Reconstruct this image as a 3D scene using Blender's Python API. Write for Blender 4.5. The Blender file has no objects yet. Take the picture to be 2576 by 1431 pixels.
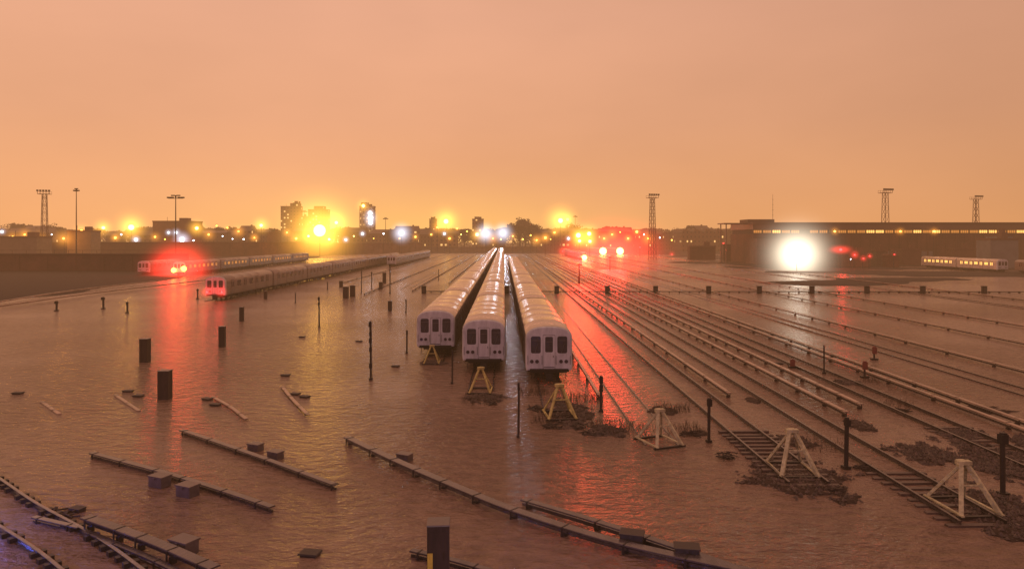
import bpy, math, random
import numpy as np
from mathutils import Vector, Matrix, noise
random.seed(7)
scene=bpy.context.scene
scene.view_settings.view_transform='Standard'
scene.view_settings.look='None'
scene.view_settings.exposure=0
coll=scene.collection
# ---------------------------------------------------------------- survey
F=1815.0; HZ=600.0; CX=1288.0; H=9.4
TH=0.01157                      # heading of the tracks
def G(px,py,z=0.0):
    d=(H-z)*F/(py-HZ); return ((px-CX)/F*d,d)
def X(px,d): return (px-CX)/F*d
def Z(py,d): return H-(py-HZ)/F*d
def T(xo,d): return (xo-TH*d,d)
# ---------------------------------------------------------------- materials
def newmat(name):
    m=bpy.data.materials.new(name); m.use_nodes=True
    nt=m.node_tree; b=nt.nodes['Principled BSDF']; return m,nt,b
def pmat(name,col,rough=0.6,metal=0.0,var=0.25,scale=2.0,bump=0.0,bscale=20.0,stretch=(1,1,1),emis=None,spec=0.5,col2=None):
    m,nt,b=newmat(name); N=nt.nodes; L=nt.links
    tc=N.new('ShaderNodeTexCoord'); mp=N.new('ShaderNodeMapping'); mp.inputs['Scale'].default_value=stretch
    L.new(tc.outputs['Object'],mp.inputs[0])
    n=N.new('ShaderNodeTexNoise'); n.inputs['Scale'].default_value=scale; n.inputs['Detail'].default_value=6
    n.inputs['Roughness'].default_value=0.65
    L.new(mp.outputs[0],n.inputs['Vector'])
    r=N.new('ShaderNodeValToRGB'); r.color_ramp.elements[0].position=0.3; r.color_ramp.elements[1].position=0.7
    c2=col2 if col2 else tuple(min(1,c*(1+var)) for c in col)
    c1=tuple(c*(1-var) for c in col)
    r.color_ramp.elements[0].color=(*c1,1); r.color_ramp.elements[1].color=(*c2,1)
    L.new(n.outputs['Fac'],r.inputs[0]); L.new(r.outputs[0],b.inputs['Base Color'])
    b.inputs['Metallic'].default_value=metal
    b.inputs['Specular IOR Level'].default_value=spec
    mr=N.new('ShaderNodeMapRange'); mr.inputs[3].default_value=max(0.02,rough-0.12); mr.inputs[4].default_value=min(1,rough+0.15)
    L.new(n.outputs['Fac'],mr.inputs[0]); L.new(mr.outputs[0],b.inputs['Roughness'])
    if bump>0:
        n2=N.new('ShaderNodeTexNoise'); n2.inputs['Scale'].default_value=bscale; n2.inputs['Detail'].default_value=5
        L.new(mp.outputs[0],n2.inputs['Vector'])
        bp=N.new('ShaderNodeBump'); bp.inputs['Strength'].default_value=bump; bp.inputs['Distance'].default_value=0.03
        L.new(n2.outputs['Fac'],bp.inputs['Height']); L.new(bp.outputs[0],b.inputs['Normal'])
    if emis:
        b.inputs['Emission Color'].default_value=(*emis[0],1); b.inputs['Emission Strength'].default_value=emis[1]
    return m
M={}
M['wood']=pmat('weathered_wood',(0.045,0.028,0.02),0.7,0,0.5,3,0.5,18,(1,1,0.2))
M['steel']=pmat('dark_steel',(0.035,0.027,0.025),0.45,0.4,0.4,4,0.3,15)
M['railhead']=pmat('worn_rail_steel',(0.11,0.09,0.085),0.25,0.7,0.4,3,0.2,12)
M['wetsteel']=pmat('wet_polished_rail_steel',(0.20,0.19,0.22),0.22,0.9,0.4,3,0.2,12)
M['cover']=pmat('wet_cover_board',(0.37,0.25,0.18),0.28,0,0.45,1.6,0.35,14,(1,0.3,1))
M['cover_dark']=pmat('dark_wet_cover_board',(0.10,0.08,0.085),0.2,0.35,0.5,1.6,0.35,14,(1,0.3,1))
M['box']=pmat('galvanised_box',(0.14,0.11,0.105),0.35,0.2,0.3,3,0.2,15)
M['boxdark']=pmat('rusty_box',(0.05,0.037,0.034),0.55,0.2,0.4,3,0.2,15)
M['yellow']=pmat('faded_yellow_paint',(0.50,0.40,0.10),0.5,0,0.4,5,0.3,20,col2=(0.80,0.68,0.24))
M['cream']=pmat('pale_cream_paint',(0.50,0.43,0.24),0.5,0,0.45,5,0.3,20,col2=(0.78,0.70,0.42))
M['yelmark']=pmat('yellow_marking',(0.75,0.55,0.08),0.5,0,0.2,5)
M['mask']=pmat('grey_white_car_paint',(0.62,0.63,0.66),0.4,0,0.32,1.7,0.1,9,(1,1,0.35))
M['side']=pmat('stainless_side',(0.19,0.155,0.14),0.38,0.35,0.2,1.2,0.1,8,(1,0.15,3))
M['siderun']=pmat('bright_stainless_side',(0.66,0.60,0.52),0.4,0.3,0.2,1.2,0.1,8,(1,0.15,3))
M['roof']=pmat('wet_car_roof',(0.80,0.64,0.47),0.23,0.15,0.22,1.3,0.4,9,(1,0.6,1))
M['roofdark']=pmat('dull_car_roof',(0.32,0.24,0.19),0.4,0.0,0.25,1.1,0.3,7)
M['glass']=pmat('dark_glass',(0.04,0.034,0.048),0.18,0,0.5,1.5)
M['rubber']=pmat('black_rubber',(0.025,0.022,0.026),0.6)
M['under']=pmat('underfloor_gear',(0.018,0.014,0.013),0.7,0.2,0.4,2)
M['lens']=pmat('lamp_lens',(0.05,0.04,0.06),0.15)
M['tie']=pmat('wet_sleeper',(0.10,0.065,0.052),0.45,0,0.45,4,0.5,15)
M['concrete']=pmat('stained_concrete',(0.14,0.09,0.065),0.8,0,0.35,0.3,0.3,4)
M['wallred']=pmat('dark_brick_wall',(0.12,0.056,0.038),0.85,0,0.5,0.15,0.3,4)
M['brick']=pmat('brick_facade',(0.16,0.082,0.056),0.85,0,0.3,0.2,0.3,4)
M['metalroof']=pmat('shed_roofing',(0.16,0.10,0.075),0.5,0.2,0.3,0.1,0.2,3)
M['hut']=pmat('blue_grey_panel',(0.20,0.20,0.20),0.6,0,0.2,0.3)
M['white_hut']=pmat('pale_render',(0.22,0.16,0.12),0.7,0,0.2,0.3)
M['bark']=pmat('bark',(0.06,0.04,0.028),0.9,0,0.4,3,0.5,10)
M['leaf']=pmat('night_foliage',(0.11,0.07,0.03),0.7,0,0.6,0.6)
M['weed']=pmat('dead_weeds',(0.09,0.06,0.03),0.8,0,0.5,3)
M['red_paint']=pmat('red_paint',(0.20,0.05,0.035),0.6,0,0.4,4)
M['stone']=pmat('ballast_stone',(0.085,0.055,0.042),0.45,0,0.8,3)
M['litwin']=pmat('lit_interior_glass',(0.4,0.2,0.05),0.3,0,0.1,1,emis=((1.0,0.5,0.12),1.9))
M['litdim']=pmat('dim_lit_glass',(0.3,0.15,0.05),0.3,0,0.1,1,emis=((1.0,0.38,0.07),0.6))
def emat(name,col,s):
    m=bpy.data.materials.new(name); m.use_nodes=True; nt=m.node_tree; nt.nodes.clear()
    e=nt.nodes.new('ShaderNodeEmission'); o=nt.nodes.new('ShaderNodeOutputMaterial')
    e.inputs[0].default_value=(*col,1); e.inputs[1].default_value=s; nt.links.new(e.outputs[0],o.inputs[0]); return m
E={'y':emat('sodium_bulb',(1.0,0.62,0.14),9),'w':emat('white_bulb',(0.85,0.92,1.0),8),'r':emat('red_bulb',(1.0,0.03,0.03),8),
   'h':emat('headlamp_bulb',(1.0,0.97,0.86),5),'o':emat('amber_bulb',(1.0,0.45,0.06),8)}
GC={'y':(1.0,0.47,0.05),'w':(0.75,0.82,1.0),'r':(1.0,0.03,0.025),'h':(1.0,0.86,0.64),'o':(1.0,0.36,0.04)}
def glowmat(col,e0,R,p):  # self-emitting volume: lamp glare put in as a fading glow
    m=bpy.data.materials.new('glow_halo'); m.use_nodes=True; nt=m.node_tree; nt.nodes.clear(); N=nt.nodes; L=nt.links
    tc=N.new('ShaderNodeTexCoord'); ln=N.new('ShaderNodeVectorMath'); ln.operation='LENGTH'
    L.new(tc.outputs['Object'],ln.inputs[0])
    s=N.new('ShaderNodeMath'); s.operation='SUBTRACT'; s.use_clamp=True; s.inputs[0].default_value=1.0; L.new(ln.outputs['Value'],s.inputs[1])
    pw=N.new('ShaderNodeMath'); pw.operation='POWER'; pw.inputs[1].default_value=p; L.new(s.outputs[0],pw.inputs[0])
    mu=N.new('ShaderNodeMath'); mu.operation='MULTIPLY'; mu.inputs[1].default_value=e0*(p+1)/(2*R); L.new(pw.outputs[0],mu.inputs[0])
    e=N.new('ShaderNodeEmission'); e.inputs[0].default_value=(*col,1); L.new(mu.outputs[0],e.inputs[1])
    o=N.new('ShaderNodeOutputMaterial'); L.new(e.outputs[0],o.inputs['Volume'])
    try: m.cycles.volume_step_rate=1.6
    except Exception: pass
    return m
# ---------------------------------------------------------------- mesh builder
class MB:
    def __init__(s): s.v=[]; s.f=[]; s.mi=[]; s.cur=0
    def _add(s,vs,fs):
        o=len(s.v); s.v+= [tuple(v) for v in vs]
        for f in fs: s.f.append(tuple(i+o for i in f)); s.mi.append(s.cur)
        return s
    def box(s,c,d,rz=0.0,taper=1.0):
        x,y,z=d[0]/2,d[1]/2,d[2]/2; vs=[]
        for sz,t in ((-z,1),(z,taper)):
            for sx,sy in ((-x,-y),(x,-y),(x,y),(-x,y)):
                a,b=sx*t,sy*t
                vs.append((c[0]+a*math.cos(rz)-b*math.sin(rz),c[1]+a*math.sin(rz)+b*math.cos(rz),c[2]+sz))
        return s._add(vs,[(3,2,1,0),(4,5,6,7),(0,1,5,4),(1,2,6,5),(2,3,7,6),(3,0,4,7)])
    def beam(s,a,b,w,h=None,n=4,w2=None):
        a=Vector(a);b=Vector(b);h=h or w;d=(b-a).normalized()
        up=Vector((0,0,1)) if abs(d.z)<0.95 else Vector((0,1,0))
        u=d.cross(up).normalized(); q=u.cross(d).normalized(); vs=[]
        k=(w2/w) if w2 else 1
        for p,t in ((a,1),(b,k)):
            for i in range(n):
                an=2*math.pi*(i+0.5)/n; r=1/math.cos(math.pi/n) if n==4 else 1
                vs.append(p+u*(math.cos(an)*r*w/2*t)+q*(math.sin(an)*r*h/2*t))
        fs=[tuple(range(n))[::-1],tuple(range(n,2*n))]
        for i in range(n): j=(i+1)%n; fs.append((i,j,n+j,n+i))
        fs=[tuple(reversed(f)) for f in fs]
        return s._add(vs,fs)
    def sweep(s,path,prof,z=0.0,close=True):
        n=len(prof); vs=[]
        P=[Vector((p[0],p[1],p[2] if len(p)>2 else 0)) for p in path]
        for i,p in enumerate(P):
            t=(P[min(i+1,len(P)-1)]-P[max(i-1,0)]); t.z=0; t.normalize(); nn=Vector((t.y,-t.x,0))
            for u,w in prof: vs.append(p+nn*u+Vector((0,0,w+z)))
        fs=[]
        for i in range(len(P)-1):
            for j in range(n):
                k=(j+1)%n
                if not close and k==0: continue
                fs.append((i*n+j,i*n+k,(i+1)*n+k,(i+1)*n+j))
        if close: fs.append(tuple(range(n))[::-1]); o=(len(P)-1)*n; fs.append(tuple(range(o,o+n)))
        return s._add(vs,fs)
    def mesh(s,name,mats,smooth=False):
        me=bpy.data.meshes.new(name); me.from_pydata(s.v,[],s.f)
        if not isinstance(mats,(list,tuple)): mats=[mats]
        for m in mats: me.materials.append(m)
        me.polygons.foreach_set('material_index',s.mi)
        if smooth: me.polygons.foreach_set('use_smooth',[True]*len(s.f))
        me.update(); return me
def obj(name,me,parent=None,loc=(0,0,0),rz=0.0,label=None,cat=None,group=None,kind=None,bevel=0):
    o=bpy.data.objects.new(name,me); coll.objects.link(o); o.location=loc; o.rotation_euler=(0,0,rz)
    if parent: o.parent=parent
    if label: o['label']=label
    if cat: o['category']=cat
    if group: o['group']=group
    if kind: o['kind']=kind
    if bevel:
        b=o.modifiers.new('bevel','BEVEL'); b.width=bevel; b.segments=2; b.limit_method='ANGLE'
    return o
def empty(name,loc,rz,label,cat,group=None):
    o=obj(name,None,None,loc,rz,label,cat,group); o.empty_display_size=0.5; return o
def kids(root,parts,bevel=0):
    for n,me in parts: obj(n,me,root,bevel=bevel)
def catmull(pts,step=0.6):
    out=[]; P=[Vector(p) for p in pts]; P=[P[0]*2-P[1]]+P+[P[-1]*2-P[-2]]
    for i in range(1,len(P)-2):
        a,b,c,d=P[i-1:i+3]; n=max(2,int((c-b).length/step))
        for k in range(n):
            t=k/n; out.append(0.5*((2*b)+(c-a)*t+(2*a-5*b+4*c-d)*t*t+(3*b-a-3*c+d)*t**3))
    out.append(P[-2]); return [tuple(p) for p in out]
def uvs(r=1,n=16,m=10):
    b=MB(); vs=[(0,0,r)]+[(r*math.sin(math.pi*i/m)*math.cos(2*math.pi*j/n),r*math.sin(math.pi*i/m)*math.sin(2*math.pi*j/n),r*math.cos(math.pi*i/m)) for i in range(1,m) for j in range(n)]+[(0,0,-r)]
    fs=[(0,1+j,1+(j+1)%n) for j in range(n)]+[(1+(i-1)*n+j,1+i*n+j,1+i*n+(j+1)%n,1+(i-1)*n+(j+1)%n) for i in range(1,m-1) for j in range(n)]+[(len(vs)-1,1+(m-2)*n+(j+1)%n,1+(m-2)*n+j) for j in range(n)]
    b._add(vs,fs); return b
# ---------------------------------------------------------------- ground
islands=[(11.3,28.6,3.0,4.2),(16.8,24.8,2.3,4.0),(20.8,30.0,3.0,5.5),(18.2,31.5,2.2,2.4),(21.7,34.8,1.7,1.6),(21.8,47.0,1.3,1.0),
 (3.0,38.8,1.9,4.6),(4.5,35.0,1.4,1.4),(8.8,34.8,1.1,0.9),(8.3,39.5,1.1,2.0),(-1.7,42.6,1.8,1.8),(-6.0,54.5,1.4,1.7),(24.5,33.5,2.8,2.6),(17.5,36.5,0.8,2.2),(14,42,0.6,1.6),(26,40,1.5,2),(13.2,33.5,1.2,1.5)]
def hgt(x,y):
    h=-0.38
    if 15<y<65 and -25<x<30:
        nz=noise.noise((x*0.6,y*0.6,0))*0.45+noise.noise((x*2,y*2,3))*0.34
        best=9
        for cx,cy,rx,ry in islands:
            r=math.hypot((x-cx)/rx,(y-cy)/ry)
            if r<best: best=r
        t=min(1,max(0,(1.30-(best+nz))/0.95)); t=t*t*(3-2*t)
        h+=0.44*t+noise.noise((x*7,y*7,1))*0.05+noise.noise((x*3,y*3,5))*0.06
    e=noise.noise((x*0.03,y*0.03,9))
    def st(v,w): return min(1,max(0,v/w))
    h+=0.62*st((-70-0.09*(y-100)-x)+8*e,6)*st(y-98,6)
    h+=0.55*st((x-66)+30*e,10)*st(y-140+15*e,10)*(1 if noise.noise((x*0.02,y*0.06,2))>-0.15 else 0.55)
    h+=0.9*st(y-440,30)
    return h
def rng(a,b,s): return list(np.arange(a,b-1e-6,s))
xs=rng(-2000,-200,115)+rng(-200,-22,5)+rng(-22,27,0.15)+rng(27,200,5)+rng(200,2000,115)+[2000]
ys=rng(-200,18,20)+rng(18,60,0.15)+rng(60,520,5)+rng(520,2000,150)+[2000]
nx,ny=len(xs),len(ys)
vs=[(x,y,hgt(x,y)) for y in ys for x in xs]
fs=[(j*nx+i,j*nx+i+1,(j+1)*nx+i+1,(j+1)*nx+i) for j in range(ny-1) for i in range(nx-1)]
me=bpy.data.meshes.new('ground'); me.from_pydata(vs,[],fs)
gm=pmat('wet_ballast',(0.05,0.031,0.024),0.75,0,0.7,7,0.9,14,spec=0.2)
me.materials.append(gm)
o=obj('ground',me,label='dark wet ballast ground of the rail yard',kind='structure')
rs=random.Random(11); b=MB(); cnt=0
while cnt<14000:
    cx,cy,rx,ry=rs.choice(islands[:6]+islands[6:8]+islands[:3]+islands[10:12]+islands[12:13])
    x=cx+rs.uniform(-1.35,1.35)*rx; y=cy+rs.uniform(-1.35,1.35)*ry; z=hgt(x,y)
    if z<-0.09: 
        cnt+=0.2; continue
    s=rs.uniform(.03,.09); a=rs.uniform(0,3); c,sn=math.cos(a)*s,math.sin(a)*s; t=rs.uniform(.6,1.2)*s
    b._add([(x+c,y+sn,z),(x-sn,y+c,z),(x-c,y-sn,z),(x+sn,y-c,z),(x+c*.3,y+sn*.5,z+t),(x-c*.5,y-sn*.2,z+t*.8)],[(0,1,4),(1,5,4),(1,2,5),(2,3,5),(3,4,5),(3,0,4)]); cnt+=1
obj('ballast_stones',b.mesh('ballast_stones',M['stone']),label='loose wet ballast stones scattered on the mounds',kind='stuff')
# water
m,nt,b=newmat('flood_water'); N=nt.nodes; L=nt.links
tc=N.new('ShaderNodeTexCoord')
def nz(scale,st,det=4,rot=0.0):
    mp=N.new('ShaderNodeMapping'); mp.inputs['Scale'].default_value=st; mp.inputs['Rotation'].default_value=(0,0,rot)
    L.new(tc.outputs['Object'],mp.inputs[0]); n=N.new('ShaderNodeTexNoise'); n.inputs['Scale'].default_value=scale
    n.inputs['Detail'].default_value=det; L.new(mp.outputs[0],n.inputs['Vector']); return n
n1=nz(1.9,(0.7,1.2,1),4,0.4); n2=nz(5.5,(0.8,1.2,1),4,-0.2); n3=nz(0.05,(1,1,1),2); n4=nz(0.5,(0.8,1.2,1),2,0.4)
ma=N.new('ShaderNodeMath'); ma.operation='MULTIPLY_ADD'; ma.inputs[1].default_value=0.42; L.new(n2.outputs['Fac'],ma.inputs[0]); L.new(n1.outputs['Fac'],ma.inputs[2])
mb=N.new('ShaderNodeMath'); mb.operation='MULTIPLY_ADD'; mb.inputs[1].default_value=0.6; L.new(n4.outputs['Fac'],mb.inputs[0]); L.new(ma.outputs[0],mb.inputs[2])
bp=N.new('ShaderNodeBump'); bp.inputs['Distance'].default_value=0.55
mr=N.new('ShaderNodeMapRange'); mr.inputs[1].default_value=0.38; mr.inputs[2].default_value=0.6; mr.inputs[3].default_value=0.35; mr.inputs[4].default_value=1.0
L.new(n3.outputs['Fac'],mr.inputs[0]); L.new(mr.outputs[0],bp.inputs['Strength'])
L.new(mb.outputs[0],bp.inputs['Height']); L.new(bp.outputs[0],b.inputs['Normal'])
cr=N.new('ShaderNodeValToRGB'); cr.color_ramp.elements[0].position=0.3; cr.color_ramp.elements[1].position=0.7
cr.color_ramp.elements[0].color=(0.195,0.120,0.085,1); cr.color_ramp.elements[1].color=(0.315,0.200,0.140,1)
L.new(n1.outputs['Fac'],cr.inputs[0]); L.new(cr.outputs[0],b.inputs['Base Color'])  # ripple light and dark also put into the base colour
b.inputs['Roughness'].default_value=0.2; b.inputs['IOR'].default_value=1.35
w=MB(); w._add([(-2000,-200,0),(2000,-200,0),(2000,2000,0),(-2000,2000,0)],[(0,1,2,3)])
obj('water',w.mesh('water',m),label='muddy brown rippled floodwater covering the rail yard',kind='structure')
# ---------------------------------------------------------------- rails
RAIL=[(-0.07,0),(-0.07,0.02),(-0.015,0.03),(-0.015,0.11),(-0.04,0.12),(-0.04,0.14),(-0.028,0.15),(0.028,0.15),(0.04,0.14),(0.04,0.12),(0.015,0.11),(0.015,0.03),(0.07,0.02),(0.07,0)]
RAIL=RAIL[::-1]
def rect(u0,u1,z0,z1):
    c=0.012; return [(u0,z0),(u1,z0),(u1,z1-c),(u1-c,z1),(u0+c,z1),(u0,z1-c)]
def offset_path(path,off):
    out=[]
    for i,p in enumerate(path):
        a=Vector(path[max(0,i-1)][:2]); c=Vector(path[min(len(path)-1,i+1)][:2]); t=(c-a).normalized()
        out.append((p[0]+t.y*off,p[1]-t.x*off,0))
    return out
def track(path,label,ztop=0.09,ties=None,grp='tracks of the flooded yard',tiedrop=0.16,chairs=False,mat='railhead',k=1.0):
    root=empty('railway_track',(0,0,0),0,label,'railway track',grp)
    for sgn in (-1,1):
        b=MB(); op=offset_path(path,sgn*0.7525); b.sweep(op,[(u*k,w) for u,w in RAIL],z=ztop-0.15)
        obj('rail',b.mesh('rail',M[mat]),root)
        if chairs:
            b=MB(); acc=0.2
            for i in range(len(op)-1):
                a=Vector(op[i]);c=Vector(op[i+1]); seg=(c-a).length; ang=math.atan2(c.y-a.y,c.x-a.x)
                while acc<seg:
                    p=a+(c-a)*(acc/seg); 
                    if random.random()<.85: b.box((p.x,p.y,ztop-0.115),(0.2,0.42,0.14),ang+random.uniform(-.1,.1))
                    acc+=0.58
                acc-=seg
            obj('rail_chairs',b.mesh('rail_chairs',M['steel']),root,kind='stuff')
    if ties:
        s0,s1=ties; b=MB(); acc=0
        for i in range(len(path)-1):
            a=Vector(path[i]);c=Vector(path[i+1]); seg=(c-a).length; ang=math.atan2(c.y-a.y,c.x-a.x)
            while acc<seg:
                p=a+(c-a)*(acc/seg)
                if s0<=p.y<=s1: b.box((p.x+random.uniform(-.06,.06),p.y,ztop-tiedrop-0.09+random.uniform(-.02,.015)),(0.22,2.4,0.2),ang+random.uniform(-.03,.03))
                acc+=0.58
            acc-=seg
        if b.v: obj('sleepers',b.mesh('sleepers',M['tie']),root,kind='stuff')
    return root
def line(xo,d0,d1,step=6): 
    n=max(2,int((d1-d0)/step)); return [(*T(xo,d0+(d1-d0)*i/n),0) for i in range(n+1)]
def third(path,label,mat='cover',zt=0.34,wd=0.27,every=2.4,grp='third rails of the flooded yard',rail='railhead'):
    root=empty('third_rail',(0,0,0),0,label,'third rail',grp)
    b=MB(); b.sweep(path,rect(-wd/2,wd/2,zt-0.05,zt)); obj('cover_board',b.mesh('cover_board',M[mat]),root,bevel=0)
    b=MB(); b.sweep(path,rect(-0.035,0.035,zt-0.24,zt-0.13)); obj('contact_rail',b.mesh('contact_rail',M[rail]),root)
    b=MB(); acc=0.3
    for i in range(len(path)-1):
        a=Vector(path[i]);c=Vector(path[i+1]); seg=(c-a).length; ang=math.atan2(c.y-a.y,c.x-a.x); 
        while acc<seg:
            p=a+(c-a)*(acc/seg); off=Vector((math.sin(ang),-math.cos(ang),0))*(wd/2+0.01)
            b.box((p.x+off.x,p.y+off.y,zt-0.24),(0.06,0.03,0.42),ang)
            b.box((p.x,p.y,zt+0.005),(0.04,wd+0.02,0.012),ang)
            b.box((p.x,p.y,zt-0.45),(0.16,0.16,0.4),ang)
            acc+=every*random.uniform(0.75,1.25)
        acc-=seg
    if b.v: obj('brackets',b.mesh('brackets',M['steel']),root,kind='stuff')
    return root
track(line(-5.4,54.8,470),'flooded railway track beneath a parked train')
track(line(-1.4,44.4,470),'flooded railway track beneath the middle train')
track(line(2.95,38.2,400),'flooded railway track running out of debris',ties=(36,44))
track(line(7.2,32.8,450),'empty flooded railway track ending at a buffer',ztop=0.03)
track(line(11.6,27.4,450),'railway track surfacing on a ballast mound',ztop=0.19,ties=(26,35),tiedrop=0.11,k=1.2)
track(line(15.7,23.6,450),'railway track emerging from water onto ballast',ztop=0.19,ties=(22,29),tiedrop=0.13,k=1.2)
track(line(22.0,23,450),'dark railway track with rails above the water',ztop=0.18,ties=(22,36),tiedrop=0.14,k=1.2)
for xo in (31.8,70): track(line(xo,28 if xo<35 else 36,450,12),'flooded railway track with rails barely above water',ztop=0.08)
for xo in (-18.4,-30,-44): track(line(xo,135 if xo>-35 else 108,450,12),'flooded railway track between parked trains',ztop=0.07)
third(line(5.55,42,400),'third rail cover board beside a parked train',wd=0.2,every=5)
third(line(13.3,42.5,450),'pale third rail cover board ending in open water',wd=.24,every=5)
third(line(18.0,37.9,450),'pale third rail cover board with brackets',every=3)
third(line(19.65,39.6,450),'pale third rail cover board beside another',every=3)
for xo,lb in ((24.9,20),(26.0,22),(36.0,30),(45.6,36),(54.7,40),(78,60)):
    third(line(xo,lb,450,10),'long third rail cover board above the flood',every=5,wd=.24)
for xo,d0 in ((-8.2,135),(-11.4,150),(-16.2,128),(-23.2,120),(-33.8,150)):
    third(line(xo,d0,450,10),'third rail cover board between flooded tracks',every=5,wd=.2)
def gp(pts): return [(*G(*p,0.25),0) for p in pts]
W_='wetsteel'
third(catmull(gp([(230,1135),(400,1180),(550,1225),(685,1270)])),'curved third rail cover poking out of floodwater','cover_dark',zt=0.22,every=2.2,wd=.26)
third(catmull(gp([(458,1078),(640,1140),(845,1215)])),'curved third rail cover poking out of floodwater','cover_dark',zt=0.22,every=2.6,wd=.26)
third(catmull(gp([(873,1100),(1000,1160),(1150,1225),(1300,1285),(1560,1365),(1900,1440)])),'long curved third rail cover in brown water','cover_dark',zt=0.3,wd=0.36,every=2.0,rail=W_)
third(catmull(gp([(1315,1255),(1500,1310),(1700,1375),(1890,1440)])),'short curved third rail cover with blue sheen','cover_dark',zt=0.28,every=2.4,wd=.28,rail=W_)
third(catmull(gp([(215,1310),(380,1370),(540,1440)])),'raised third rail on dark supports over water','cover_dark',zt=0.42,wd=0.36,every=1.4,rail=W_)
third(catmull(gp([(218,1330),(370,1392),(470,1440)])),'dark cable trough beside the raised third rail','cover_dark',zt=0.2,wd=0.2,every=1.8,rail=W_)
third(catmull(gp([(1035,1378),(1150,1405),(1270,1440)])),'short third rail cover half under water','cover_dark',zt=0.22,every=2.2,wd=.22)
third(catmull(gp([(85,1292),(140,1305),(200,1318)])),'short stub of third rail glinting blue','wetsteel',zt=0.18,every=1.8,wd=.2)
for pts in ([(535,990),(580,1015),(620,1045)],[(710,965),(735,995),(775,1035)],[(105,1000),(150,1030)],[(290,983),(350,1022)]):
    third(catmull(gp(pts)),'short nearly submerged third rail cover board','cover',zt=0.10 if pts[0][0]>400 else 0.04,wd=0.2)
c1=[(-26,31.2,0),(-22,28.3,0),(-18.0,25.0,0),(-14.3,22.2,0),(-11.3,19.6,0),(-8,16.4,0)]
c1=[(x+0.75,y-0.25,0) for x,y,z in c1]
track(catmull(c1),'curved railway track barely breaking the water surface',ztop=0.19,chairs=True,mat=W_,k=1.5)
for pts in ([(0,757),(200,727),(420,703)],[(0,768),(240,735),(520,703)]):
    b=MB(); b.sweep(catmull([(*G(*p,0.45),0) for p in pts],6),rect(-0.12,0.12,0.25,0.45))
    obj('third_rail',b.mesh('third_rail',M['cover']),label='third rail crossing dark ground beside the wall',cat='third rail',group='third rails of the flooded yard')
# ---------------------------------------------------------------- subway cars
def prof(hw,z0,zt,n=14,zs=2.9,inset=0.0):
    b=zt-zs; pts=[(hw-0.04,z0),(hw,z0+0.2),(hw,zs)]
    for i in range(1,n):
        t=math.pi*i/n; c,s=math.cos(t),math.sin(t)
        pts.append((hw*math.copysign(abs(c)**0.8,c),zs+b*abs(s)**0.8))
    pts+=[(-hw,zs),(-hw,z0+0.2),(-hw+0.04,z0)]
    return [(x*(1-inset),z) for x,z in pts]
ZT=3.68; Z0=0.82
def loft(rings,cap0=True,cap1=True):
    b=MB(); n=len(rings[0][1]); vs=[]
    for y,pr in rings: vs+=[(x,y,z) for x,z in pr]
    fs=[]
    for i in range(len(rings)-1):
        for j in range(n):
            k=(j+1)%n; fs.append((i*n+j,i*n+k,(i+1)*n+k,(i+1)*n+j)[::-1])
    if cap0: fs.append(tuple(range(n)))
    if cap1: o=(len(rings)-1)*n; fs.append(tuple(range(o,o+n))[::-1])
    b._add(vs,fs); return b
def rrect(cx,cz,w,h,r=0.09,n=4):
    out=[]
    for (sx,sz),a0 in (((1,1),0),((-1,1),90),((-1,-1),180),((1,-1),270)):
        for i in range(n+1):
            a=math.radians(a0+90*i/n); out.append((cx+sx*(w/2-r)+r*math.cos(a),cz+sz*(h/2-r)+r*math.sin(a)))
    return out
def panel_front(b,pts,y0,y1):
    n=len(pts); vs=[(x,y0,z) for x,z in pts]+[(x,y1,z) for x,z in pts]
    fs=[tuple(range(n))]+[(i,n+i,n+(i+1)%n,(i+1)%n) for i in range(n)]
    b._add(vs,fs)
def panel_side(b,pts,x0,x1):
    n=len(pts); s=1 if x1>x0 else -1
    vs=[(x1,y,z) for y,z in pts]+[(x0,y,z) for y,z in pts]
    f=tuple(range(n)); fs=[f if s>0 else f[::-1]]+[(i,n+i,n+(i+1)%n,(i+1)%n)[::s] for i in range(n)]
    b._add(vs,fs)
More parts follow.
